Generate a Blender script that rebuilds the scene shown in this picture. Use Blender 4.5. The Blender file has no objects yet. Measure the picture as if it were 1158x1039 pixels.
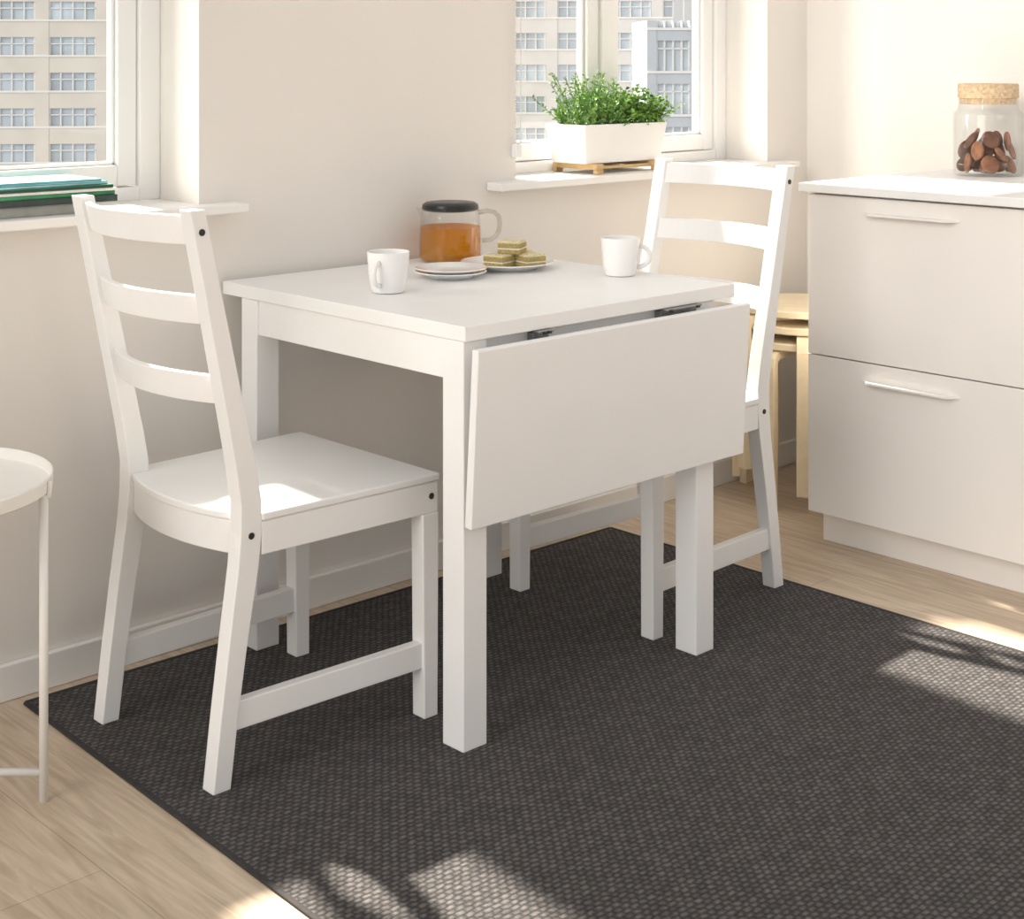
import bpy, bmesh, math, random
from mathutils import Vector, Matrix
random.seed(7)
scene=bpy.context.scene
pi=math.pi

# ------------------------------------------------------------ materials
def new_mat(name):
    m=bpy.data.materials.new(name); m.use_nodes=True
    nt=m.node_tree; b=nt.nodes['Principled BSDF']
    return m,nt,b
def mat(name,col,rough=0.5,var=0.03,nscale=20,bump=0.0,bscale=200,metal=0.0,spec=0.5,coat=0.0):
    m,nt,b=new_mat(name); N=nt.nodes; L=nt.links
    tc=N.new('ShaderNodeTexCoord')
    no=N.new('ShaderNodeTexNoise'); no.inputs['Scale'].default_value=nscale; no.inputs['Detail'].default_value=3
    L.new(tc.outputs['Object'],no.inputs['Vector'])
    r=N.new('ShaderNodeValToRGB')
    r.color_ramp.elements[0].position=0.3; r.color_ramp.elements[1].position=0.7
    r.color_ramp.elements[0].color=[c*(1-var) for c in col]+[1]
    r.color_ramp.elements[1].color=[min(1,c*(1+var)) for c in col]+[1]
    L.new(no.outputs['Fac'],r.inputs['Fac']); L.new(r.outputs['Color'],b.inputs['Base Color'])
    b.inputs['Roughness'].default_value=rough; b.inputs['Metallic'].default_value=metal
    b.inputs['Specular IOR Level'].default_value=spec
    b.inputs['Coat Weight'].default_value=coat
    if bump>0:
        n2=N.new('ShaderNodeTexNoise'); n2.inputs['Scale'].default_value=bscale; n2.inputs['Detail'].default_value=4
        L.new(tc.outputs['Object'],n2.inputs['Vector'])
        bp=N.new('ShaderNodeBump'); bp.inputs['Strength'].default_value=bump; bp.inputs['Distance'].default_value=0.002
        L.new(n2.outputs['Fac'],bp.inputs['Height']); L.new(bp.outputs['Normal'],b.inputs['Normal'])
    return m
def thin_glass(name,tint=(1,1,1),refl=0.06):
    m=bpy.data.materials.new(name); m.use_nodes=True; nt=m.node_tree; N=nt.nodes; L=nt.links
    N.clear(); o=N.new('ShaderNodeOutputMaterial'); mx=N.new('ShaderNodeMixShader')
    t=N.new('ShaderNodeBsdfTransparent'); t.inputs['Color'].default_value=(*tint,1)
    g=N.new('ShaderNodeBsdfGlossy'); g.inputs['Roughness'].default_value=0.02
    lw=N.new('ShaderNodeLayerWeight'); lw.inputs['Blend'].default_value=0.25
    mp=N.new('ShaderNodeMapRange'); mp.inputs['To Min'].default_value=refl*0.5; mp.inputs['To Max'].default_value=min(1,refl*9)
    L.new(lw.outputs['Facing'],mp.inputs['Value'])
    L.new(mp.outputs['Result'],mx.inputs['Fac']); L.new(t.outputs[0],mx.inputs[1]); L.new(g.outputs[0],mx.inputs[2]); L.new(mx.outputs[0],o.inputs[0])
    return m

M_wall=mat('wall_paint',(0.80,0.762,0.718),0.9,0.012,3,0.08,300,spec=0.2)
M_trim=mat('trim_white',(0.86,0.84,0.81),0.5,0.01,5)
M_frame=mat('window_white',(0.88,0.875,0.865),0.4,0.01,5)
M_chair=mat('white_lacquer',(0.87,0.865,0.855),0.38,0.012,8,0.03,150)
M_table=mat('table_lacquer',(0.87,0.865,0.86),0.4,0.01,8,0.03,150)
M_cab=mat('cabinet_front',(0.85,0.815,0.78),0.42,0.008,3)
M_counter=mat('counter_laminate',(0.87,0.865,0.85),0.4,0.01,8)
M_handle=mat('handle_paint',(0.87,0.85,0.82),0.35,0.01,8)
M_dark=mat('bolt_black',(0.015,0.013,0.012),0.4,0.1,50)
M_steel=mat('hinge_steel',(0.30,0.30,0.30),0.35,0.1,60,metal=0.8)
M_ceram=mat('white_ceramic',(0.88,0.875,0.86),0.2,0.01,10,coat=0.4)
M_blackpl=mat('black_plastic',(0.012,0.012,0.013),0.3,0.1,40)
M_birch=mat('birch',(0.86,0.73,0.52),0.5,0.05,30,0.1,150)
M_bamboo=mat('bamboo',(0.62,0.42,0.20),0.5,0.12,40,0.1,150)
M_side=mat('powder_coat_white',(0.85,0.83,0.79),0.5,0.01,20,0.05,400)
M_planter=mat('planter_white',(0.87,0.865,0.85),0.45,0.01,10)
M_soil=mat('soil',(0.05,0.03,0.02),0.95,0.4,80,0.8,100)
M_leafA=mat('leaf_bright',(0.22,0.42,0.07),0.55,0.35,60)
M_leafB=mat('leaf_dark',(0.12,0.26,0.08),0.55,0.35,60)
M_stem=mat('stem_green',(0.20,0.30,0.07),0.6,0.2,60)
M_cork=mat('cork',(0.60,0.44,0.28),0.85,0.25,120,0.4,200)
M_cookie=mat('cookie_brown',(0.30,0.13,0.065),0.75,0.3,60,0.5,200)
M_cookie2=mat('cookie_dark',(0.15,0.062,0.034),0.75,0.3,60,0.5,200)
M_cakeg=mat('cake_sponge',(0.44,0.34,0.13),0.9,0.4,300,0.8,500)
M_cakew=mat('cake_cream',(0.88,0.82,0.68),0.7,0.08,100,0.3,300)
M_caket=mat('cake_crumb',(0.76,0.66,0.42),0.9,0.3,350,1.0,400)
M_glass=thin_glass('clear_glass',(0.99,0.993,0.99),0.035)
M_glassH=thin_glass('handle_glass',(0.88,0.87,0.85),0.08)
M_pane=thin_glass('window_glass',(0.99,0.995,0.995),0.015)
M_paper=mat('book_pages',(0.82,0.80,0.75),0.9,0.12,200)
M_green=mat('book_green',(0.05,0.28,0.12),0.4,0.2,30)
M_teal=mat('book_teal',(0.07,0.40,0.44),0.4,0.2,30)
M_sky=mat('book_skyblue',(0.42,0.62,0.68),0.4,0.35,12)
M_bdark=mat('book_black',(0.03,0.05,0.045),0.45,0.3,30)
M_grey=mat('book_grey',(0.36,0.36,0.33),0.6,0.1,30)
M_chain=mat('blind_chain',(0.80,0.79,0.76),0.3,0.05,30)

def tea():
    m=bpy.data.materials.new('tea'); m.use_nodes=True; nt=m.node_tree; N=nt.nodes; L=nt.links
    b=N['Principled BSDF']; b.inputs['Roughness'].default_value=0.15
    tc=N.new('ShaderNodeTexCoord'); sp=N.new('ShaderNodeSeparateXYZ'); L.new(tc.outputs['Object'],sp.inputs[0])
    mr=N.new('ShaderNodeMapRange'); mr.inputs['From Min'].default_value=0.0; mr.inputs['From Max'].default_value=0.08
    L.new(sp.outputs['Z'],mr.inputs['Value'])
    r=N.new('ShaderNodeValToRGB'); r.color_ramp.elements[0].color=(0.88,0.46,0.04,1); r.color_ramp.elements[1].color=(0.68,0.28,0.02,1)
    L.new(mr.outputs['Result'],r.inputs['Fac']); L.new(r.outputs['Color'],b.inputs['Base Color'])
    t=N.new('ShaderNodeBsdfTransparent'); t.inputs['Color'].default_value=(0.98,0.62,0.15,1)
    tr=N.new('ShaderNodeBsdfTranslucent'); tr.inputs['Color'].default_value=(0.95,0.52,0.06,1)
    m1=N.new('ShaderNodeMixShader'); m1.inputs['Fac'].default_value=0.4
    L.new(b.outputs[0],m1.inputs[1]); L.new(tr.outputs[0],m1.inputs[2])
    mx=N.new('ShaderNodeMixShader'); mx.inputs['Fac'].default_value=0.58
    L.new(m1.outputs[0],mx.inputs[1]); L.new(t.outputs[0],mx.inputs[2]); L.new(mx.outputs[0],N['Material Output'].inputs[0])
    return m
M_tea=tea()

def floor_mat():
    m,nt,b=new_mat('oak_planks'); N=nt.nodes; L=nt.links
    tc=N.new('ShaderNodeTexCoord'); mp=N.new('ShaderNodeMapping'); mp.inputs['Rotation'].default_value=(0,0,pi/2)
    L.new(tc.outputs['Object'],mp.inputs['Vector'])
    br=N.new('ShaderNodeTexBrick'); br.inputs['Scale'].default_value=1.0
    br.inputs['Brick Width'].default_value=2.1; br.inputs['Row Height'].default_value=0.19
    br.inputs['Mortar Size'].default_value=0.0010; br.inputs['Mortar Smooth'].default_value=0.3
    br.inputs['Color1'].default_value=(0.65,0.535,0.41,1); br.inputs['Color2'].default_value=(0.57,0.465,0.35,1)
    br.inputs['Mortar'].default_value=(0.40,0.31,0.22,1); br.offset=0.37
    L.new(mp.outputs[0],br.inputs['Vector'])
    m2=N.new('ShaderNodeMapping'); m2.inputs['Scale'].default_value=(1.0,12,1); L.new(mp.outputs[0],m2.inputs['Vector'])
    no=N.new('ShaderNodeTexNoise'); no.inputs['Scale'].default_value=3; no.inputs['Detail'].default_value=9; no.inputs['Distortion'].default_value=2.2
    L.new(m2.outputs[0],no.inputs['Vector'])
    r=N.new('ShaderNodeValToRGB'); r.color_ramp.elements[0].position=0.3; r.color_ramp.elements[0].color=(0.76,0.72,0.68,1); r.color_ramp.elements[1].position=0.66; r.color_ramp.elements[1].color=(1.07,1.06,1.06,1)
    L.new(no.outputs['Fac'],r.inputs['Fac'])
    mx=N.new('ShaderNodeMixRGB'); mx.blend_type='MULTIPLY'; mx.inputs['Fac'].default_value=1
    L.new(br.outputs['Color'],mx.inputs[1]); L.new(r.outputs['Color'],mx.inputs[2]); L.new(mx.outputs[0],b.inputs['Base Color'])
    b.inputs['Roughness'].default_value=0.42
    bp=N.new('ShaderNodeBump'); bp.inputs['Strength'].default_value=0.25; bp.inputs['Distance'].default_value=0.002
    L.new(br.outputs['Fac'],bp.inputs['Height']); bp.invert=True; L.new(bp.outputs['Normal'],b.inputs['Normal'])
    return m
M_floor=floor_mat()

def rug_mat():
    m,nt,b=new_mat('rug_weave'); N=nt.nodes; L=nt.links
    tc=N.new('ShaderNodeTexCoord'); sp=N.new('ShaderNodeSeparateXYZ'); 
    dn=N.new('ShaderNodeTexNoise'); dn.inputs['Scale'].default_value=55; dn.inputs['Detail'].default_value=3
    L.new(tc.outputs['Object'],dn.inputs['Vector'])
    vm=N.new('ShaderNodeVectorMath'); vm.operation='MULTIPLY_ADD'; vm.inputs[1].default_value=(0.007,0.007,0)
    L.new(dn.outputs['Color'],vm.inputs[0]); L.new(tc.outputs['Object'],vm.inputs[2]); L.new(vm.outputs[0],sp.inputs[0])
    def M(op,a,bv=None):
        n=N.new('ShaderNodeMath'); n.operation=op
        for i,v in enumerate((a,bv)):
            if v is None: continue
            if isinstance(v,(int,float)): n.inputs[i].default_value=v
            else: L.new(v,n.inputs[i])
        return n.outputs[0]
    RH=0.0106; CW=0.0170
    row=M('DIVIDE',sp.outputs['Y'],RH); fl=M('FLOOR',row)
    u=M('ADD',M('DIVIDE',sp.outputs['X'],CW),M('MULTIPLY',fl,0.5))
    hx=M('ABSOLUTE',M('SINE',M('MULTIPLY',u,pi))); hy=M('ABSOLUTE',M('SINE',M('MULTIPLY',row,pi)))
    h=M('POWER',M('MULTIPLY',hx,hy),0.6)
    cb=N.new('ShaderNodeCombineXYZ'); L.new(M('FLOOR',u),cb.inputs['X']); L.new(fl,cb.inputs['Y'])
    wn=N.new('ShaderNodeTexWhiteNoise'); wn.noise_dimensions='2D'; L.new(cb.outputs[0],wn.inputs['Vector'])
    th=M('ABSOLUTE',M('SINE',M('MULTIPLY',M('ADD',sp.outputs['X'],sp.outputs['Y']),pi/0.0040)))
    no=N.new('ShaderNodeTexNoise'); no.inputs['Scale'].default_value=200; no.inputs['Detail'].default_value=3
    L.new(tc.outputs['Object'],no.inputs['Vector'])
    hh=M('ADD',M('MULTIPLY',h,0.75),M('MULTIPLY',th,0.25))
    f=M('ADD',M('ADD',M('MULTIPLY',hh,0.54),M('MULTIPLY',wn.outputs['Value'],0.14)),M('MULTIPLY',no.outputs['Fac'],0.44))
    r=N.new('ShaderNodeValToRGB'); e=r.color_ramp.elements
    e[0].position=0.25; e[0].color=(0.022,0.0208,0.0214,1); e[1].position=0.95; e[1].color=(0.19,0.178,0.174,1)
    x=e.new(0.60); x.color=(0.066,0.0615,0.061,1)
    L.new(f,r.inputs['Fac']); L.new(r.outputs['Color'],b.inputs['Base Color'])
    b.inputs['Roughness'].default_value=0.85; b.inputs['Specular IOR Level'].default_value=0.25
    bp=N.new('ShaderNodeBump'); bp.inputs['Strength'].default_value=0.8; bp.inputs['Distance'].default_value=0.003
    L.new(hh,bp.inputs['Height']); L.new(bp.outputs['Normal'],b.inputs['Normal'])
    return m
M_rug=rug_mat(); M_bind=mat('rug_binding',(0.035,0.032,0.032),0.9,0.2,100,0.3,400)

# ------------------------------------------------------------ geometry helpers
def empty(name,loc=(0,0,0),rz=0):
    e=bpy.data.objects.new(name,None); e.location=loc; e.rotation_euler=(0,0,rz); e.empty_display_size=0.1
    scene.collection.objects.link(e); return e
def obj(name,verts,faces,mats,parent=None,bevel=0,smooth=False,loc=(0,0,0),mi=None,seg=2):
    me=bpy.data.meshes.new(name); me.from_pydata([tuple(v) for v in verts],[],faces); 
    if not isinstance(mats,(list,tuple)): mats=[mats]
    for m in mats: me.materials.append(m)
    if mi:
        for p,i in zip(me.polygons,mi): p.material_index=i
    bm=bmesh.new(); bm.from_mesh(me); bmesh.ops.recalc_face_normals(bm,faces=bm.faces); bm.to_mesh(me); bm.free()
    if smooth:
        for p in me.polygons: p.use_smooth=True
    o=bpy.data.objects.new(name,me); o.location=loc; scene.collection.objects.link(o)
    if parent: o.parent=parent
    if bevel:
        md=o.modifiers.new('bevel','BEVEL'); md.width=bevel; md.segments=seg; md.limit_method='ANGLE'; md.angle_limit=math.radians(40)
        md.harden_normals=False
    return o
class MB:
    def __init__(s): s.v=[];s.f=[];s.m=[]
    def box(s,x0,x1,y0,y1,z0,z1,mi=0,R=None):
        n=len(s.v)
        for z in (z0,z1):
            for (x,y) in ((x0,y0),(x1,y0),(x1,y1),(x0,y1)):
                p=Vector((x,y,z)); s.v.append(R@p if R else p)
        for f in ((3,2,1,0),(4,5,6,7),(0,1,5,4),(1,2,6,5),(2,3,7,6),(3,0,4,7)): s.f.append([n+i for i in f]); s.m.append(mi)
    def poly(s,vs,fs,mi=0):
        n=len(s.v); s.v+= [Vector(v) for v in vs]
        for f in fs: s.f.append([n+i for i in f]); s.m.append(mi)
    def make(s,name,mats,parent=None,bevel=0,smooth=False,loc=(0,0,0)):
        return obj(name,s.v,s.f,mats,parent,bevel,smooth,loc,s.m)
def box(name,x0,x1,y0,y1,z0,z1,m,parent=None,bevel=0.002,loc=(0,0,0)):
    b=MB(); b.box(x0,x1,y0,y1,z0,z1); return b.make(name,m,parent,bevel,loc=loc)
def prism_xz(name,pts,y0,y1,m,parent=None,bevel=0.002):
    n=len(pts); v=[(x,y0,z) for x,z in pts]+[(x,y1,z) for x,z in pts]
    f=[list(range(n)),list(range(2*n-1,n-1,-1))]+[[i,(i+1)%n,n+(i+1)%n,n+i] for i in range(n)]
    return obj(name,v,f,m,parent,bevel)
def prism_xy(name,pts,z0,z1,m,parent=None,bevel=0.002):
    n=len(pts); v=[(x,y,z0) for x,y in pts]+[(x,y,z1) for x,y in pts]
    f=[list(range(n)),list(range(2*n-1,n-1,-1))]+[[i,(i+1)%n,n+(i+1)%n,n+i] for i in range(n)]
    return obj(name,v,f,m,parent,bevel)
def lathe_data(prof,segs=48):
    v=[];f=[]
    for r,z in prof:
        for i in range(segs):
            a=2*pi*i/segs; v.append((max(r,1e-5)*math.cos(a),max(r,1e-5)*math.sin(a),z))
    for j in range(len(prof)-1):
        for i in range(segs):
            k=(i+1)%segs; f.append([j*segs+i,j*segs+k,(j+1)*segs+k,(j+1)*segs+i])
    return v,f
def lathe(name,prof,m,parent=None,loc=(0,0,0),segs=48,bevel=0):
    v,f=lathe_data(prof,segs); o=obj(name,v,f,m,parent,bevel,True,loc)
    me=o.data; bm=bmesh.new(); bm.from_mesh(me); bmesh.ops.remove_doubles(bm,verts=bm.verts,dist=1e-4)
    for e in bm.edges:
        if len(e.link_faces)==2 and e.calc_face_angle(0)>math.radians(38): e.smooth=False
    bmesh.ops.recalc_face_normals(bm,faces=bm.faces); bm.to_mesh(me); bm.free(); return o
def tube_data(pts,r,segs=10,flat=1.0,closed=False):
    pts=[Vector(p) for p in pts]; v=[];f=[]
    n=len(pts); up=None
    for i,p in enumerate(pts):
        if i==0: t=pts[1]-p
        elif i==n-1: t=p-pts[i-1]
        else: t=pts[i+1]-pts[i-1]
        t.normalize()
        if up is None:
            up=Vector((0,0,1)) if abs(t.z)<0.9 else Vector((1,0,0))
        s=t.cross(up).normalized(); up=s.cross(t).normalized()
        for k in range(segs):
            a=2*pi*k/segs; v.append(p+s*math.cos(a)*r+up*math.sin(a)*r*flat)
    for i in range(n-1):
        for k in range(segs):
            q=(k+1)%segs; f.append([i*segs+k,i*segs+q,(i+1)*segs+q,(i+1)*segs+k])
    f.append(list(range(segs-1,-1,-1))); f.append([(n-1)*segs+k for k in range(segs)])
    return v,f
def tube(name,pts,r,m,parent=None,segs=10,flat=1.0,loc=(0,0,0)):
    v,f=tube_data(pts,r,segs,flat); return obj(name,v,f,m,parent,0,True,loc)
def disc_y(name,x,y,z,r,t,m,parent):
    seg=20; v=[];f=[]
    for yy,rr in ((y,r),(y-t*0.6,r),(y-t,r*0.75)):
        for i in range(seg): a=2*pi*i/seg; v.append((x+rr*math.cos(a),yy,z+rr*math.sin(a)))
    for j in range(2):
        for i in range(seg): k=(i+1)%seg; f.append([j*seg+i,j*seg+k,(j+1)*seg+k,(j+1)*seg+i])
    f.append([2*seg+i for i in range(seg)])
    return obj(name,v,f,m,parent,0,False)

WY=2.79; RX=3.90; X0=-1.6; Y0=-1.2; WT=3.02; WH=3.0
# ------------------------------------------------------------ room
box('floor',X0,RX+0.2,Y0,WT,-0.06,0,M_floor,bevel=0)
OP=[(0.70,1.738),(2.66,3.70)]; OZ0,OZ1=0.90,2.30
w=MB()
xs=[X0,OP[0][0],OP[0][1],OP[1][0],OP[1][1],RX]
w.box(X0,RX,WY,WT,0,OZ0); w.box(X0,RX,WY,WT,OZ1,WH)
for a,b in ((xs[0],xs[1]),(xs[2],xs[3]),(xs[4],xs[5])): w.box(a,b,WY,WT,OZ0,OZ1)
w.make('wall_back',M_wall)
box('wall_right',RX,RX+0.2,Y0,WT,0,WH,M_wall,bevel=0)
box('baseboard_back',X0,RX,WY-0.015,WY,0,0.07,M_trim,bevel=0.003)
box('baseboard_right',RX-0.015,RX,2.30,WY-0.015,0,0.07,M_trim,bevel=0.003)

def window(name,xa,xb,mid,FL=.05,SL=.045):
    e=empty(name,((xa+xb)/2,2.97,OZ0)); ox,oy,oz=e.location
    def bx(n,x0,x1,y0,y1,z0,z1,m,bv=0.003):
        return box(n,x0-ox,x1-ox,y0-oy,y1-oy,z0-oz,z1-oz,m,e,bv)
    zb,zt=0.92,OZ1
    fr=MB(); F=0.05
    def fb(x0,x1,y0,y1,z0,z1): fr.box(x0-ox,x1-ox,y0-oy,y1-oy,z0-oz,z1-oz)
    fb(xa,xa+FL,2.945,3.01,zb,zt); fb(xb-F,xb,2.945,3.01,zb,zt); fb(xa+FL,xb-F,2.945,3.01,zb,zb+0.03); fb(xa+FL,xb-F,2.945,3.01,zt-F,zt)
    fb(mid-0.016,mid+0.016,2.945,3.01,zb+0.03,zt-F)
    fr.make('frame',M_frame,e,0.003)
    for i,(a,b) in enumerate(((xa+FL+0.003,mid-0.019),(mid+0.019,xb-F-0.003))):
        s=MB(); S=0.045; Sl=SL if i==0 else S; z0,z1=zb+0.033,zt-F-0.003
        for q in ((a,a+Sl,z0,z1),(b-S,b,z0,z1),(a+Sl,b-S,z0,z0+0.045),(a+Sl,b-S,z1-S,z1)):
            s.box(q[0]-ox,q[1]-ox,2.955-oy,3.0-oy,q[2]-oz,q[3]-oz)
        for q in ((a+Sl,a+Sl+0.008,z0+.045,z1-S),(b-S-0.008,b-S,z0+.045,z1-S),(a+Sl,b-S,z0+0.045,z0+0.053)):
            s.box(q[0]-ox,q[1]-ox,2.968-oy,2.99-oy,q[2]-oz,q[3]-oz)
        s.make(f'sash_{i+1}',M_frame,e,0.003)
        bx(f'glass_{i+1}',a+Sl+.005,b-S-.005,2.976,2.979,z0+0.05,z1-S,M_pane,0)
    P=[(xa-0.10,2.735),(xb+0.09,2.735),(xb+0.09,WY),(xb,WY),(xb,2.946),(xa,2.946),(xa,WY),(xa-0.10,WY)]
    prism_xy('sill',[(x-ox,y-oy) for x,y in P],0.90-oz,0.92-oz,M_trim,e,0.003)
    return e
window('window_1',*OP[0],1.20)
window('window_2',*OP[1],3.160,.02,.022)

bc=empty('roller_blind_chain',(2.655,2.775,1.0))
ch=MB()
def bead(c,r):
    bm=bmesh.new(); bmesh.ops.create_icosphere(bm,subdivisions=1,radius=r)
    vs=[v.co+Vector(c) for v in bm.verts]; fs=[[v.index for v in f.verts] for f in bm.faces]; bm.free(); return vs,fs
for dx in (-0.009,0.009):
    z=0.02
    while z<1.3:
        ch.poly(*bead((dx,0,z),0.0028)); z+=0.0065
for k in range(6):
    a=pi+pi*k/5; ch.poly(*bead((0.009*math.cos(a),0,0.018+0.009*math.sin(a)),0.0028))
ch.make('bead_chain',M_chain,bc,0,True)
box('chain_holder',-0.010,0.010,-0.004,0.015,-0.022,0.012,M_frame,bc,0.002)
tube('roller_tube',[(0.02,0.05,1.28),(1.02,0.05,1.28)],0.018,M_frame,bc,20)

# ------------------------------------------------------------ rug
rg=empty('area_rug',(0,0,0))
T=0.004
rp=[(1.328,2.742),(2.930,2.715),(2.93,0.42),(1.245,0.42)]
prism_xy('woven_field',rp,0.0003,T,M_rug,rg,0.0015)
bind=MB()
def strip(a,b,wd=0.010):
    a=Vector((*a,0)); b=Vector((*b,0)); t=(b-a).normalized(); n=Vector((-t.y,t.x,0))*wd*0.5
    vs=[a-n,b-n,b+n,a+n]; vs=[Vector((p.x,p.y,0.0002)) for p in vs]+[Vector((p.x,p.y,T+0.001)) for p in vs]
    bind.poly(vs,[(3,2,1,0),(4,5,6,7),(0,1,5,4),(1,2,6,5),(2,3,7,6),(3,0,4,7)])
for i in range(4): strip(rp[i],rp[(i+1)%4])
bind.make('edge_binding',M_bind,rg,0.0015)

# ------------------------------------------------------------ chair
def chair(loc,rz):
    e=empty('dining_chair',loc,rz)
    prof=[(0,-.216,.034),(.12,-.201,.035),(.25,-.182,.038),(.36,-.164,.042),(.42,-.158,.043),(.47,-.158,.042),(.53,-.168,.040),(.62,-.187,.037),(.75,-.215,.034),(.87,-.241,.031),(.972,-.263,.029)]
    def pc(z):
        for (z0,x0,w0),(z1,x1,w1) in zip(prof,prof[1:]):
            if z0<=z<=z1: t=(z-z0)/(z1-z0); return x0+(x1-x0)*t
        return prof[-1][1]
    pts=[(x+w_/2,z) for z,x,w_ in prof]+[(x-w_/2,z) for z,x,w_ in reversed(prof)]
    yo=0.2035; yi=0.1690
    prism_xz('rear_post_1',pts,-yo,-yi,M_chair,e,0.002)
    prism_xz('rear_post_2',pts,yi,yo,M_chair,e,0.002)
    for k,s in ((1,-1),(2,1)):
        b=MB(); ya,yb=sorted((s*0.2195,s*0.1845))
        b.poly([(.211,ya,0),(.243,ya,0),(.243,yb,0),(.211,yb,0),(.207,ya,.378),(.245,ya,.378),(.245,yb,.378),(.207,yb,.378)],[(3,2,1,0),(4,5,6,7),(0,1,5,4),(1,2,6,5),(2,3,7,6),(3,0,4,7)])
        b.make(f'front_leg_{k}',M_chair,e,0.002)
    def plan(o,backx):
        P=[(.247-o,-.2215+o),(.247-o,.2215-o),(-.137,.2065-o),(-.137,.1685)]
        n=14
        for i in range(n+1):
            t=-1+2*i/n; y=-t*0.1685; x=backx+( -.172-backx)*(t*t)+o; P.append((x,y))
        P+=[(-.137,-.1685),(-.137,-.2065+o)]
        return P
    prism_xy('seat',plan(0,-.205),.436,.450,M_chair,e,0.003)
    prism_xy('seat_apron',plan(0.003,-.203),.378,.4355,M_chair,e,0.002)
    for k,zt in enumerate((.962,.826,.688)):
        n=16; h=.050; v=[];f=[]
        for i in range(n+1):
            t=-1+2*i/n; y=t*0.171; bow=-0.040*(1-t*t)
            for (z,dx) in ((zt-h,-.007),(zt-h,.007),(zt,.007),(zt,-.007)):
                v.append((pc(z)+bow+dx,y,z))
        for i in range(n):
            for q in range(4):
                r=(q+1)%4; f.append([i*4+q,i*4+r,(i+1)*4+r,(i+1)*4+q])
        f.append([3,2,1,0]); f.append([n*4+q for q in range(4)])
        o=obj(f'back_slat_{k+1}',v,f,M_chair,e,0.002)
    for k,s in ((1,-1),(2,1)):
        ya=[s*(yo-.006),s*(yo-.027)]; yb=[s*(.2195-.007),s*(.2195-.028)]
        x0a=-.186; x1=.213
        v=[(x0a,ya[0],.092),(x1,yb[0],.092),(x1,yb[1],.092),(x0a,ya[1],.092),(x0a,ya[0],.140),(x1,yb[0],.140),(x1,yb[1],.140),(x0a,ya[1],.140)]
        obj(f'stretcher_{k}',v,[(3,2,1,0),(4,5,6,7),(0,1,5,4),(1,2,6,5),(2,3,7,6),(3,0,4,7)],M_chair,e,0.002)
    for s in (-1,1):
        for (x,z,yy) in ((pc(.935),.935,yo),(pc(.415),.415,yo),(.228,.41,.2185)):
            o=disc_y('bolt',0,0,0,.0058,.002,M_dark,e); o.location=(x,s*yy,z)
            if s>0: o.rotation_euler=(0,0,pi)
    return e
chair((1.616,2.379,T+.0003),0)
chair((2.666,2.342,T+.0003),pi)

# ------------------------------------------------------------ drop-leaf table
TX0,TX1,TY0,TY1=1.785,2.540,2.000,2.772
LX=[(1.787,1.843),(2.424,2.480)]; LY=[(2.007,2.063),(2.648,2.704)]
tb=empty('drop_leaf_table',(2.16,2.38,T+.0003)); ox,oy,oz=tb.location
def tbx(n,x0,x1,y0,y1,z0,z1,m=M_table,bv=0.002): return box(n,x0-ox,x1-ox,y0-oy,y1-oy,z0-oz,z1-oz,m,tb,bv)
TZ=.755
tbx('tabletop',TX0,TX1,TY0,TY1,.728,TZ,bv=.0015)
k=0
for a in LX:
    for b in LY: k+=1; tbx(f'leg_{k}',a[0],a[1],b[0],b[1],T+.0003,.7275)
tbx('apron_1',1.792,1.812,LY[0][1],LY[1][0],.655,.7275)
tbx('apron_2',2.455,2.475,LY[0][1],LY[1][0],.655,.7275)
tbx('apron_3',LX[0][1],LX[1][0],2.020,2.040,.655,.7275)
tbx('apron_4',LX[0][1],LX[1][0],2.678,2.698,.655,.7275)
ln=[(1.963,.717),(1.982,.402),(2.000,.4035),(1.980,.7185)]
v=[(TX0-.002-ox,y-oy,z-oz) for y,z in ln]+[(TX1+.007-ox,y-oy,z-oz) for y,z in ln]
obj('drop_leaf',v,[(0,1,2,3),(7,6,5,4),(0,4,5,1),(1,5,6,2),(2,6,7,3),(3,7,4,0)],M_table,tb,0.002)
for i,(a,b) in enumerate(((1.955,1.995),(2.31,2.42))):
    tbx(f'leaf_hinge_{i+1}',a,b,1.988,2.006,.7240,.7275,M_steel,0.001)
    tbx(f'hinge_knuckle_{i+1}',a+.01,a+.018,1.984,1.990,.7215,.7265,M_dark,0.001)
    tbx(f'hinge_pin_{i+1}',b-.018,b-.01,1.984,1.990,.7215,.7265,M_dark,0.001)
    tbx(f'leaf_support_{i+1}',a,b,2.003,2.0195,.690,.7235,M_steel,0.001)

# ------------------------------------------------------------ tableware
def mug(loc,ang):
    e=empty('coffee_mug',loc,ang)
    o=[(0,.002),(.026,.002),(.028,0),(.032,.001),(.0345,.006),(.039,.03),(.0415,.055),(.043,.080),(.0425,.082),(.0405,.081),(.039,.055),(.0365,.03),(.032,.010),(0,.007)]
    lathe('cup_body',o,M_ceram,e)
    pts=[]
    for i in range(13):
        t=i/12; a=-pi/2+pi*t; pts.append((.037+.026*math.cos(a)+.004*t,0,.040+.023*math.sin(a)))
    tube('handle',pts,.0048,M_ceram,e,10,1.0)
    return e
mug((1.941,2.408,TZ+.0005),math.radians(205))
mug((2.460,2.250,TZ+.0005),math.radians(-40))
def plate_prof(r,h): return [(0,.003),(r*.55,.003),(r*.57,0),(r*.62,0),(r*.66,.004),(r*.97,h-.001),(r,h),(r*.985,h+.002),(r*.68,.0085),(r*.6,.0065),(0,.006)]
for k in range(2):
    e=empty('side_plate',(2.172,2.480,TZ+.0005+k*.0075)); lathe('dish',plate_prof(.078,.013),M_ceram,e)
e=empty('serving_plate',(2.358,2.500,TZ+.0005)); lathe('dish',plate_prof(.106,.015),M_ceram,e)
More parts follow.
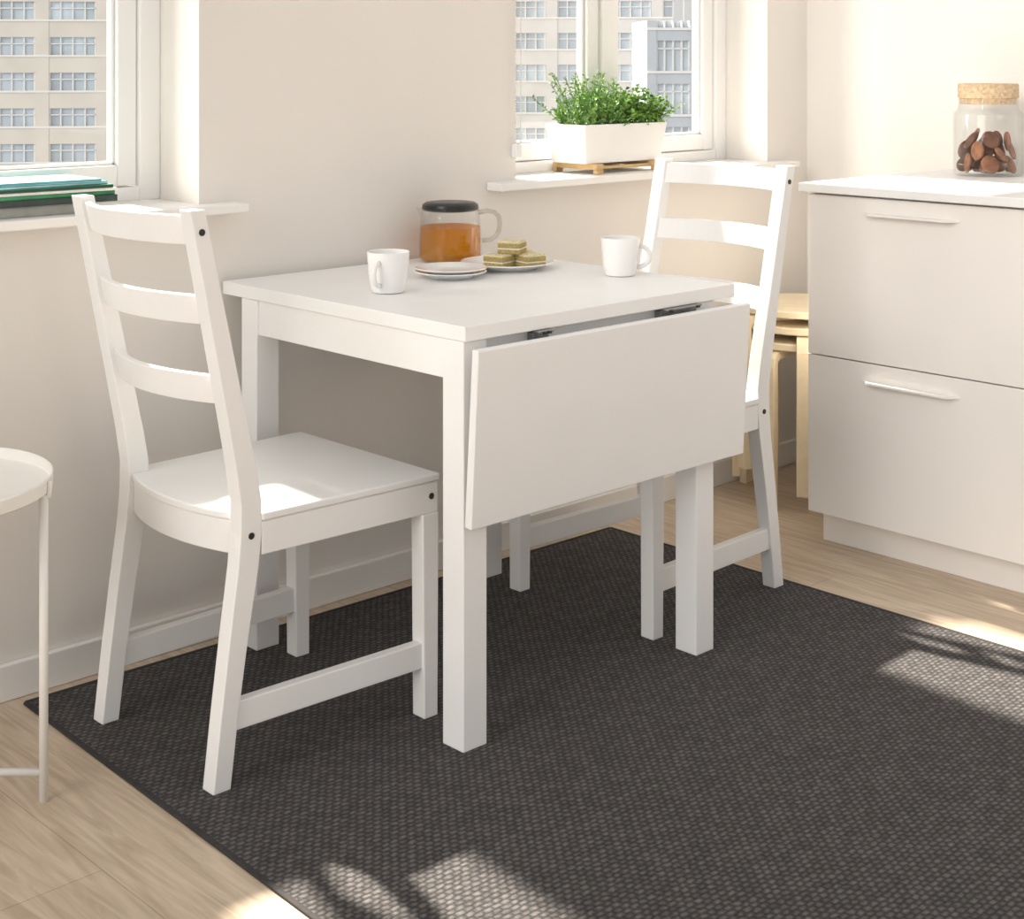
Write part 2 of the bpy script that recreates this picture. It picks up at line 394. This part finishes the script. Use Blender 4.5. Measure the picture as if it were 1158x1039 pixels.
def cake(loc,rz,rx=0):
    e=empty('layer_cake_square',loc,rz); s=.026
    zz=0
    for i,(h,m,g) in enumerate(((.009,M_cakeg,0),(.0035,M_cakew,.0008),(.010,M_cakeg,0),(.005,M_caket,.0006))):
        box(f'layer_{i+1}',-s+g,s-g,-s+g,s-g,zz,zz+h,m,e,.0012); zz+=h
    return e
zc=TZ+.0098
cake((2.318,2.484,zc),.25); cake((2.372,2.442,zc),-.15); cake((2.392,2.506,zc),.2)
cake((2.352,2.478,zc+.0279),.5)

tp=empty('glass_teapot',(2.352,2.688,TZ+.0005))
lathe('glass_body',[(0,.0),(.066,.0),(.0715,.003),(.0735,.010),(.0735,.040),(.072,.080),(.069,.108),(.0675,.118),(.069,.122),(.0675,.1225),(.0655,.118),(.067,.106),(.070,.08),(.0715,.04),(.0715,.011),(.069,.005),(0,.004)],M_glass,tp)
lathe('tea_fill',[(0,.0055),(.068,.0055),(.0705,.011),(.0705,.04),(.0692,.080),(.0,.080)],M_tea,tp)
lathe('lid',[(0,.138),(.040,.138),(.058,.136),(.065,.131),(.0665,.124),(.0655,.119),(.060,.117),(0,.117)],M_blackpl,tp)
A=math.radians(-43)
hp=[]
for p in [(.066,.112),(.085,.116),(.103,.113),(.113,.103),(.116,.088),(.114,.070),(.106,.056),(.094,.048),(.074,.046)]:
    hp.append((p[0]*math.cos(A),p[0]*math.sin(A),p[1]))
tube('handle',hp,.0054,M_glassH,tp,12)
sp=MB(); B=math.radians(137)
c,s_=math.cos(B),math.sin(B)
def S(r,t,z): return (r*c-t*s_,r*s_+t*c,z)
sp.poly([S(.066,-.018,.105),S(.066,.018,.105),S(.067,-.022,.122),S(.067,.022,.122),S(.080,0,.124),S(.072,0,.104)],[(0,2,4,5),(1,5,4,3)])
sp.make('spout',M_glass,tp,0,True)

# ------------------------------------------------------------ side table (left)
st=empty('round_side_table',(1.018,2.510,0))
R_=.222
lathe('tray_top',[(0,.505),(R_-.006,.505),(R_,.509),(R_+.001,.530),(R_-.001,.532),(R_-.003,.530),(R_-.004,.513),(R_-.010,.510),(0,.510)],M_side,st,segs=72)
legs=[math.radians(a) for a in (-43,47,137,227)]
for i,a in enumerate(legs):
    r=R_-.006
    tube(f'leg_{i+1}',[(r*math.cos(a),r*math.sin(a),.0),(r*math.cos(a),r*math.sin(a),.506)],.0075,M_side,st,14)
    tube(f'clip_{i+1}',[(r*math.cos(a),r*math.sin(a),.500),((R_+.003)*math.cos(a),(R_+.003)*math.sin(a),.503),((R_+.004)*math.cos(a),(R_+.004)*math.sin(a),.528)],.004,M_side,st,8)
for i in (0,1):
    a=legs[i]; b=legs[i+2]; r=R_-.006; z=.048+.012*i
    tube(f'cross_bar_{i+1}',[(r*math.cos(a),r*math.sin(a),z),(r*math.cos(b),r*math.sin(b),z)],.0062,M_side,st,12)

# ------------------------------------------------------------ cabinet
cb=empty('kitchen_base_cabinet',(3.55,1.0,0)); ox,oy,oz=cb.location
CY0,CY1=-0.6,2.285
def cbx(n,x0,x1,y0,y1,z0,z1,m,bv=0.0015): return box(n,x0-ox,x1-ox,y0-oy,y1-oy,z0,z1,m,cb,bv)
cbx('countertop',3.180,RX-.001,CY0,2.302,.892,.914,M_counter,.002)
cbx('carcass',3.222,RX-.001,CY0,CY1-.002,.085,.8915,M_cab)
cbx('toe_kick',3.262,3.28,CY0,CY1-.002,0.0,.0845,M_cab)
cbx('toe_kick_side',3.28,RX-.001,CY1-.02,CY1-.002,0.0,.0845,M_cab)
ys=[(CY1-.80,CY1),(CY1-1.603,CY1-.803),(CY1-2.406,CY1-1.606)]
for i,(a,b) in enumerate(ys):
    for j,(z0,z1) in enumerate(((.087,.4815),(.4845,.886))):
        cbx(f'drawer_front_{i*2+j+1}',3.200,3.2215,a,b,z0,z1,M_cab,.0015)
        yc=(a+b)/2 if i else 1.992
        zh=.850 if j else .440
        hh=.132; n=32; v=[];f=[]
        for q in range(n+1):
            t=-1+2*q/n; y=yc+t*hh; s=min(1,(1-abs(t))/0.22); dep=.022*(s*s*(3-2*s))+.0006
            xo=3.1995-dep
            for (xx,zz) in ((3.2005,zh-.0005),(xo,zh-.0005),(xo,zh-.0055),(xo+.0022,zh-.0055),(xo+.0022,zh-.0025),(3.2005,zh-.0025)):
                v.append((xx-ox,y-oy,zz))
        for q in range(n):
            for r in range(6):
                r2=(r+1)%6; f.append([q*6+r,q*6+r2,(q+1)*6+r2,(q+1)*6+r])
        f.append([5,4,3,2,1,0]); f.append([n*6+r for r in range(6)])
        obj(f'pull_{i*2+j+1}',v,f,M_handle,cb,0)

# ------------------------------------------------------------ cookie jar
cj=empty('cookie_jar',(3.755,2.098,.915))
JR=.092
lathe('glass_cylinder',[(0,0),(JR-.006,0),(JR,.006),(JR,.158),(JR-.003,.168),(JR-.012,.176),(JR-.014,.205),(JR-.0165,.205),(JR-.0145,.176),(JR-.006,.167),(JR-.003,.157),(JR-.003,.008),(JR-.008,.005),(0,.005)],M_glass,cj,segs=64)
lathe('cork_lid',[(0,.245),(JR-.016,.245),(JR-.013,.241),(JR-.013,.207),(JR-.018,.2055),(JR-.019,.190),(0,.190)],M_cork,cj,segs=48)
ck=MB(); rr=random.Random(5)
base=bmesh.new(); bmesh.ops.create_uvsphere(base,u_segments=20,v_segments=12,radius=1)
bv=[v.co.copy() for v in base.verts]; bf=[[v.index for v in f.verts] for f in base.faces]; base.free()
layers=[(.028,6,.064),(.026,3,.025),(.062,6,.060),(.058,3,.022),(.094,5,.050),(.086,2,.015)]
for (z,n,rad) in layers:
    off=rr.random()*6
    for i in range(n):
        a=off+2*pi*i/n
        c0=Vector((rad*math.cos(a),rad*math.sin(a),z+rr.uniform(-.004,.006)))
        # discs stand mostly upright, faces turned outward, so each round shape reads
        rot=Matrix.Rotation(a+rr.uniform(-.9,.9),3,'Z')@Matrix.Rotation(rr.uniform(.9,1.5),3,'Y')@Matrix.Rotation(rr.uniform(0,6),3,'Z')
        k2=rr.uniform(.92,1.08); tone=0 if rr.random()<.6 else 1; vs=[]
        for p in bv:
            q=Vector((p.x*.027*k2,p.y*.023*k2,(abs(p.z)**.7)*math.copysign(1,p.z)*.0072))
            w3=c0+rot@q
            rad2=math.hypot(w3.x,w3.y)
            if rad2>JR-.005: w3.x*=(JR-.005)/rad2; w3.y*=(JR-.005)/rad2
            w3.z=max(w3.z,.006)
            vs.append(w3)
        ck.poly(vs,bf,tone)
ck.make('cookies',[M_cookie,M_cookie2],cj,0,True)

# ------------------------------------------------------------ stools
def stool(z,ang):
    e=empty('bentwood_stool',(3.565,2.560,z),ang)
    lathe('round_seat',[(0,.430),(.172,.430),(.175,.433),(.175,.447),(.172,.450),(0,.450)],M_birch,e,segs=64)
    for i in range(4):
        a=i*pi/2; path=[(.04,.4175),(.150,.4175),(.172,.414),(.184,.404),(.188,.388),(.188,.0)]
        v=[];f=[]; wd=.021; th=.0115
        n=len(path)
        for j,(r,zz) in enumerate(path):
            p0=path[max(0,j-1)]; p1=path[min(n-1,j+1)]; t=Vector((p1[0]-p0[0],p1[1]-p0[1])).normalized(); nn=Vector((-t.y,t.x))*th
            for sgn,w_ in ((1,wd),(1,-wd),(-1,-wd),(-1,wd)):
                rr_=r+nn.x*sgn; z2=zz+nn.y*sgn
                if j==n-1: z2=0
                v.append((rr_*math.cos(a)-w_*math.sin(a),rr_*math.sin(a)+w_*math.cos(a),z2))
        for j in range(n-1):
            for q in range(4):
                r2=(q+1)%4; f.append([j*4+q,j*4+r2,(j+1)*4+r2,(j+1)*4+q])
        f.append([0,1,2,3]); f.append([(n-1)*4+q for q in (3,2,1,0)])
        obj(f'bent_leg_{i+1}',v,f,M_birch,e,.002)
    return e
for k in range(3): stool(.0005+k*.0445,math.radians(186+k*30))

# ------------------------------------------------------------ planter with herbs
pl=empty('herb_planter',(3.07,2.857,.920))
bx=MB()
a,b=(.165,.075),(.150,.062)
z0,z1=.028,.132
def ring(h,z): return [(-h[0],-h[1],z),(h[0],-h[1],z),(h[0],h[1],z),(-h[0],h[1],z)]
i_=(a[0]-.004,a[1]-.004)
bx.poly(ring(b,z0)+ring(a,z1)+ring(i_,z1)+ring((b[0]-.004,b[1]-.004),z1-.02),
  [(3,2,1,0)]+[(k,(k+1)%4,4+(k+1)%4,4+k) for k in range(4)]+[(4+k,4+(k+1)%4,8+(k+1)%4,8+k) for k in range(4)]+[(8+k,8+(k+1)%4,12+(k+1)%4,12+k) for k in range(4)])
bx.make('box',M_planter,pl,0.003)
box('soil',-.150,.150,-.062,.062,z1-.03,z1-.014,M_soil,pl,0)
for i,x in enumerate((-.115,.115)):
    box(f'stand_bar_{i+1}',x-.013,x+.013,-.083,.083,.012,.0275,M_bamboo,pl,.002)
    for j,y in enumerate((-.083,.068)):
        box(f'stand_foot_{i+1}_{j+1}',x-.013,x+.013,y,y+.015,.0005,.012,M_bamboo,pl,.002)
for j,y in enumerate((-.066,.054)):
    box(f'stand_rail_{j+1}',-.115,.115,y,y+.010,.012,.020,M_bamboo,pl,.002)
rr=random.Random(11)
def leafq(mb,c,n,ax,l,wd,mi):
    n=n.normalized(); ax=(ax-n*ax.dot(n)).normalized(); s=n.cross(ax)
    p=[c,c+ax*l*.45+s*wd+n*l*.08,c+ax*l,c+ax*l*.45-s*wd+n*l*.08]
    mb.poly(p,[(0,1,2),(0,2,3)],mi)
def rv(): return Vector((rr.gauss(0,1),rr.gauss(0,1),rr.gauss(0,1))).normalized()
fo=MB()
for k in range(90):
    bx_=rr.uniform(-.15,.0); by=rr.uniform(-.055,.055); base=Vector((bx_,by,.115))
    L_=rr.uniform(.07,.165) * (1.0 if bx_>-.12 else .6); d=Vector((rr.gauss((bx_+.06)*2.2,.25),rr.gauss(by*4,.22),1)).normalized()
    pts=[base+d*L_*t+Vector((d.x,d.y,-.15))*L_*.25*t*t for t in (0,.33,.66,1)]
    v,f=tube_data(pts,.0010,4); fo.poly(v,f,2)
    for q in range(26):
        t=.18+.82*q/25; i0=min(2,int(t*3)); p=pts[i0].lerp(pts[i0+1],t*3-i0)
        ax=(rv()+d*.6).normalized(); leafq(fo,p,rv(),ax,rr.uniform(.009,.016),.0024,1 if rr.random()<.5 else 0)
for k in range(130):
    bx_=rr.uniform(-.01,.15); by=rr.uniform(-.06,.06); base=Vector((bx_,by,.115))
    L_=rr.uniform(.035,.120); d=Vector((rr.gauss((bx_-.07)*6,.33),rr.gauss(by*7,.33),1)).normalized()
    tip=base+d*L_
    v,f=tube_data([base,base.lerp(tip,.5)+Vector((0,0,.004)),tip],.0010,4); fo.poly(v,f,2)
    for q in range(17):
        p=base.lerp(tip,rr.uniform(.5,1))+rv()*rr.uniform(0,.014); 
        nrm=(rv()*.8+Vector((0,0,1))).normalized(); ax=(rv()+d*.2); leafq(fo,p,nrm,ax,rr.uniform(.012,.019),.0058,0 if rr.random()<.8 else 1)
for k in range(150):
    s=rr.choice((-1,1)); p=Vector((rr.uniform(-.16,.178),rr.uniform(-.085,.07),rr.uniform(.125,.15)))
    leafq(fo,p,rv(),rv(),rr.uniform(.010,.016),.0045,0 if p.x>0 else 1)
fo.make('herbs',[M_leafA,M_leafB,M_stem],pl)

pp=empty('potted_houseplant',(1.085,2.855,.920))
lathe('pot',[(0,.0),(.042,.0),(.045,.003),(.058,.095),(.060,.10),(.056,.10),(.052,.088),(0,.085)],M_ceram,pp)
fo=MB()
for k in range(30):
    a=rr.uniform(0,6.28); L_=rr.uniform(.12,.30); d=Vector((math.cos(a)*.45,math.sin(a)*.18,1)).normalized()
    if k%3==0: d=Vector((.7,-.1,1)).normalized()
    b0=Vector((.02*math.cos(a),.02*math.sin(a),.085)); tip=b0+d*L_*0.9
    v,f=tube_data([b0,b0.lerp(tip,.5),tip],.0014,5); fo.poly(v,f,1)
    for q in range(9):
        t=.35+.65*q/8; ax=(rv()*Vector((1,.5,1))+d*.4); leafq(fo,b0.lerp(tip,t),rv(),ax,rr.uniform(.03,.045),.010,0)
fo.make('foliage',[M_leafB,M_stem],pp)

# ------------------------------------------------------------ books on left sill
bk=empty('book_stack',(1.37,2.85,.920))
def book(n,x0,x1,y0,y1,z,h,mc,rz,soft=False,ms=None):
    e=MB(); R=Matrix.Rotation(rz,3,'Z')
    c=.0012 if soft else .002
    e.box(x0,x1,y0,y1,z,z+c,0,R); e.box(x0,x1,y0,y1,z+h-c,z+h,0,R); e.box(x0,x1,y0,y0+.002,z+c,z+h-c,2,R)
    e.box(x0+.002,x1-.003,y0+.002,y1-.003,z+c,z+h-c,1,R)
    e.make(n,[mc,M_paper,ms or mc],bk,.0005)
z=.0005
def add(n,x0,x1,y0,h,m,rz,soft=False,ms=None):
    global z
    book(n,x0,x1,y0,.08,z,h,m,rz,soft,ms); z+=h+.0003
add('hardcover_grey',-.18,.085,-.070,.020,M_grey,.02)
add('hardcover_black',-.18,.168,-.078,.013,M_bdark,-.01)
add('magazine_green',-.16,.165,-.074,.008,M_green,.015,True,M_green)
add('magazine_cream',-.17,.168,-.076,.005,M_planter,-.01,True,M_paper)
add('magazine_dark',-.17,.160,-.076,.007,M_green,-.01,True,M_bdark)
add('magazine_teal',-.18,.150,-.072,.006,M_teal,.03,True,M_sky)
add('magazine_sky',-.18,.135,-.074,.006,M_sky,-.03,True,M_teal)

# ------------------------------------------------------------ outside buildings
M_fac=mat('facade_beige',(0.76,0.71,0.63),0.9,0.06,.4)  # facade colours kept pale, with distance haze put into them
M_fac2=mat('facade_grey',(0.76,0.74,0.72),0.9,0.06,.4)
M_fac3=mat('facade_blue_grey',(0.56,0.60,0.65),0.9,0.06,.4)
M_win=mat('facade_glass',(0.54,0.61,0.67),0.3,0.25,.25)
M_winf=mat('facade_window_frame',(0.87,0.86,0.84),0.6,0.03,1)
def building(name,cx,cy,ang,wd,z0,z1,fh,bay,mf,depth=6,spf=.5):
    e=empty(name,(cx,cy,z0),ang); b=MB(); H=z1-z0
    b.box(-wd/2,wd/2,.35,depth,0,H,0)
    b.box(-wd/2+.1,wd/2-.1,.25,.34,0,H-.5,1)
    z=0
    while z<H:
        b.box(-wd/2,wd/2,0,.3,z,min(H,z+fh*spf),0)
        b.box(-wd/2,wd/2,-.12,0,z+fh*spf-.15,min(H,z+fh*spf),2)
        z+=fh
    x=-wd/2
    while x<wd/2:
        b.box(x,x+bay*.22,-.05,.3,0,H,0)
        for q in (.22,.40,.60,.80,.97): b.box(x+bay*q,x+bay*q+.10,.1,.28,0,H,2)
        x+=bay
    z=fh*.8
    while z<H: b.box(-wd/2,wd/2,.1,.28,z,z+.08,2); z+=fh
    b.make('facade_shell',[mf,M_win,M_winf],e)
    return e
def place(px,d):
    r=(px-579)/1728; return (d*(.688+.725*r), d*(.725-.688*r))
x,y=place(40,118); building('apartment_building',x,y,math.radians(-43.5+6),46,-30,26,2.75,4.6,M_fac)
x,y=place(600,140); building('apartment_building',x,y,math.radians(-43.5-6),26,-34,30,2.9,4.8,M_fac2)
x,y=place(780,92); building('office_tower',x,y,math.radians(-43.5+4),5.2,-34,3.6,2.6,2.6,M_fac3,spf=.3)

# ------------------------------------------------------------ light
wd=bpy.data.worlds.new('World'); scene.world=wd; wd.use_nodes=True
bg=wd.node_tree.nodes['Background']; bg.inputs['Color'].default_value=(1.0,0.982,0.962,1); bg.inputs['Strength'].default_value=0.68
def sun(name,d,en,col,ang):
    sd=bpy.data.lights.new(name,'SUN'); sd.energy=en; sd.color=col; sd.angle=math.radians(ang)
    so=bpy.data.objects.new(name,sd); scene.collection.objects.link(so)
    so.rotation_euler=Vector(d).to_track_quat('-Z','Y').to_euler()
sun('sun',(-.055,-1,-1.08),16.5,(1.0,.90,.77),1.8)
sun('fill_sun_left',(1,.12,-.40),1.3,(1.0,.968,.92),32)  # added soft fill from the open left side, brightens left-facing surfaces
sun('fill_sun_back',(.9,-.8,-.42),2.3,(1.0,.95,.88),22)  # added wide fill aimed through the windows to lift reveals and cabinet fronts

# ------------------------------------------------------------ camera
cd=bpy.data.cameras.new('camera'); cam=bpy.data.objects.new('camera',cd); scene.collection.objects.link(cam)
cam.location=(0,0,1.223); cam.rotation_euler=(pi/2,0,math.radians(-43.5))
cd.sensor_fit='HORIZONTAL'; cd.sensor_width=36; cd.lens=1728/1158*36; cd.shift_y=(68-519.5)/1158
cd.clip_start=.05; cd.clip_end=500
scene.camera=cam
scene.view_settings.view_transform='Standard'
scene.view_settings.exposure=0.0
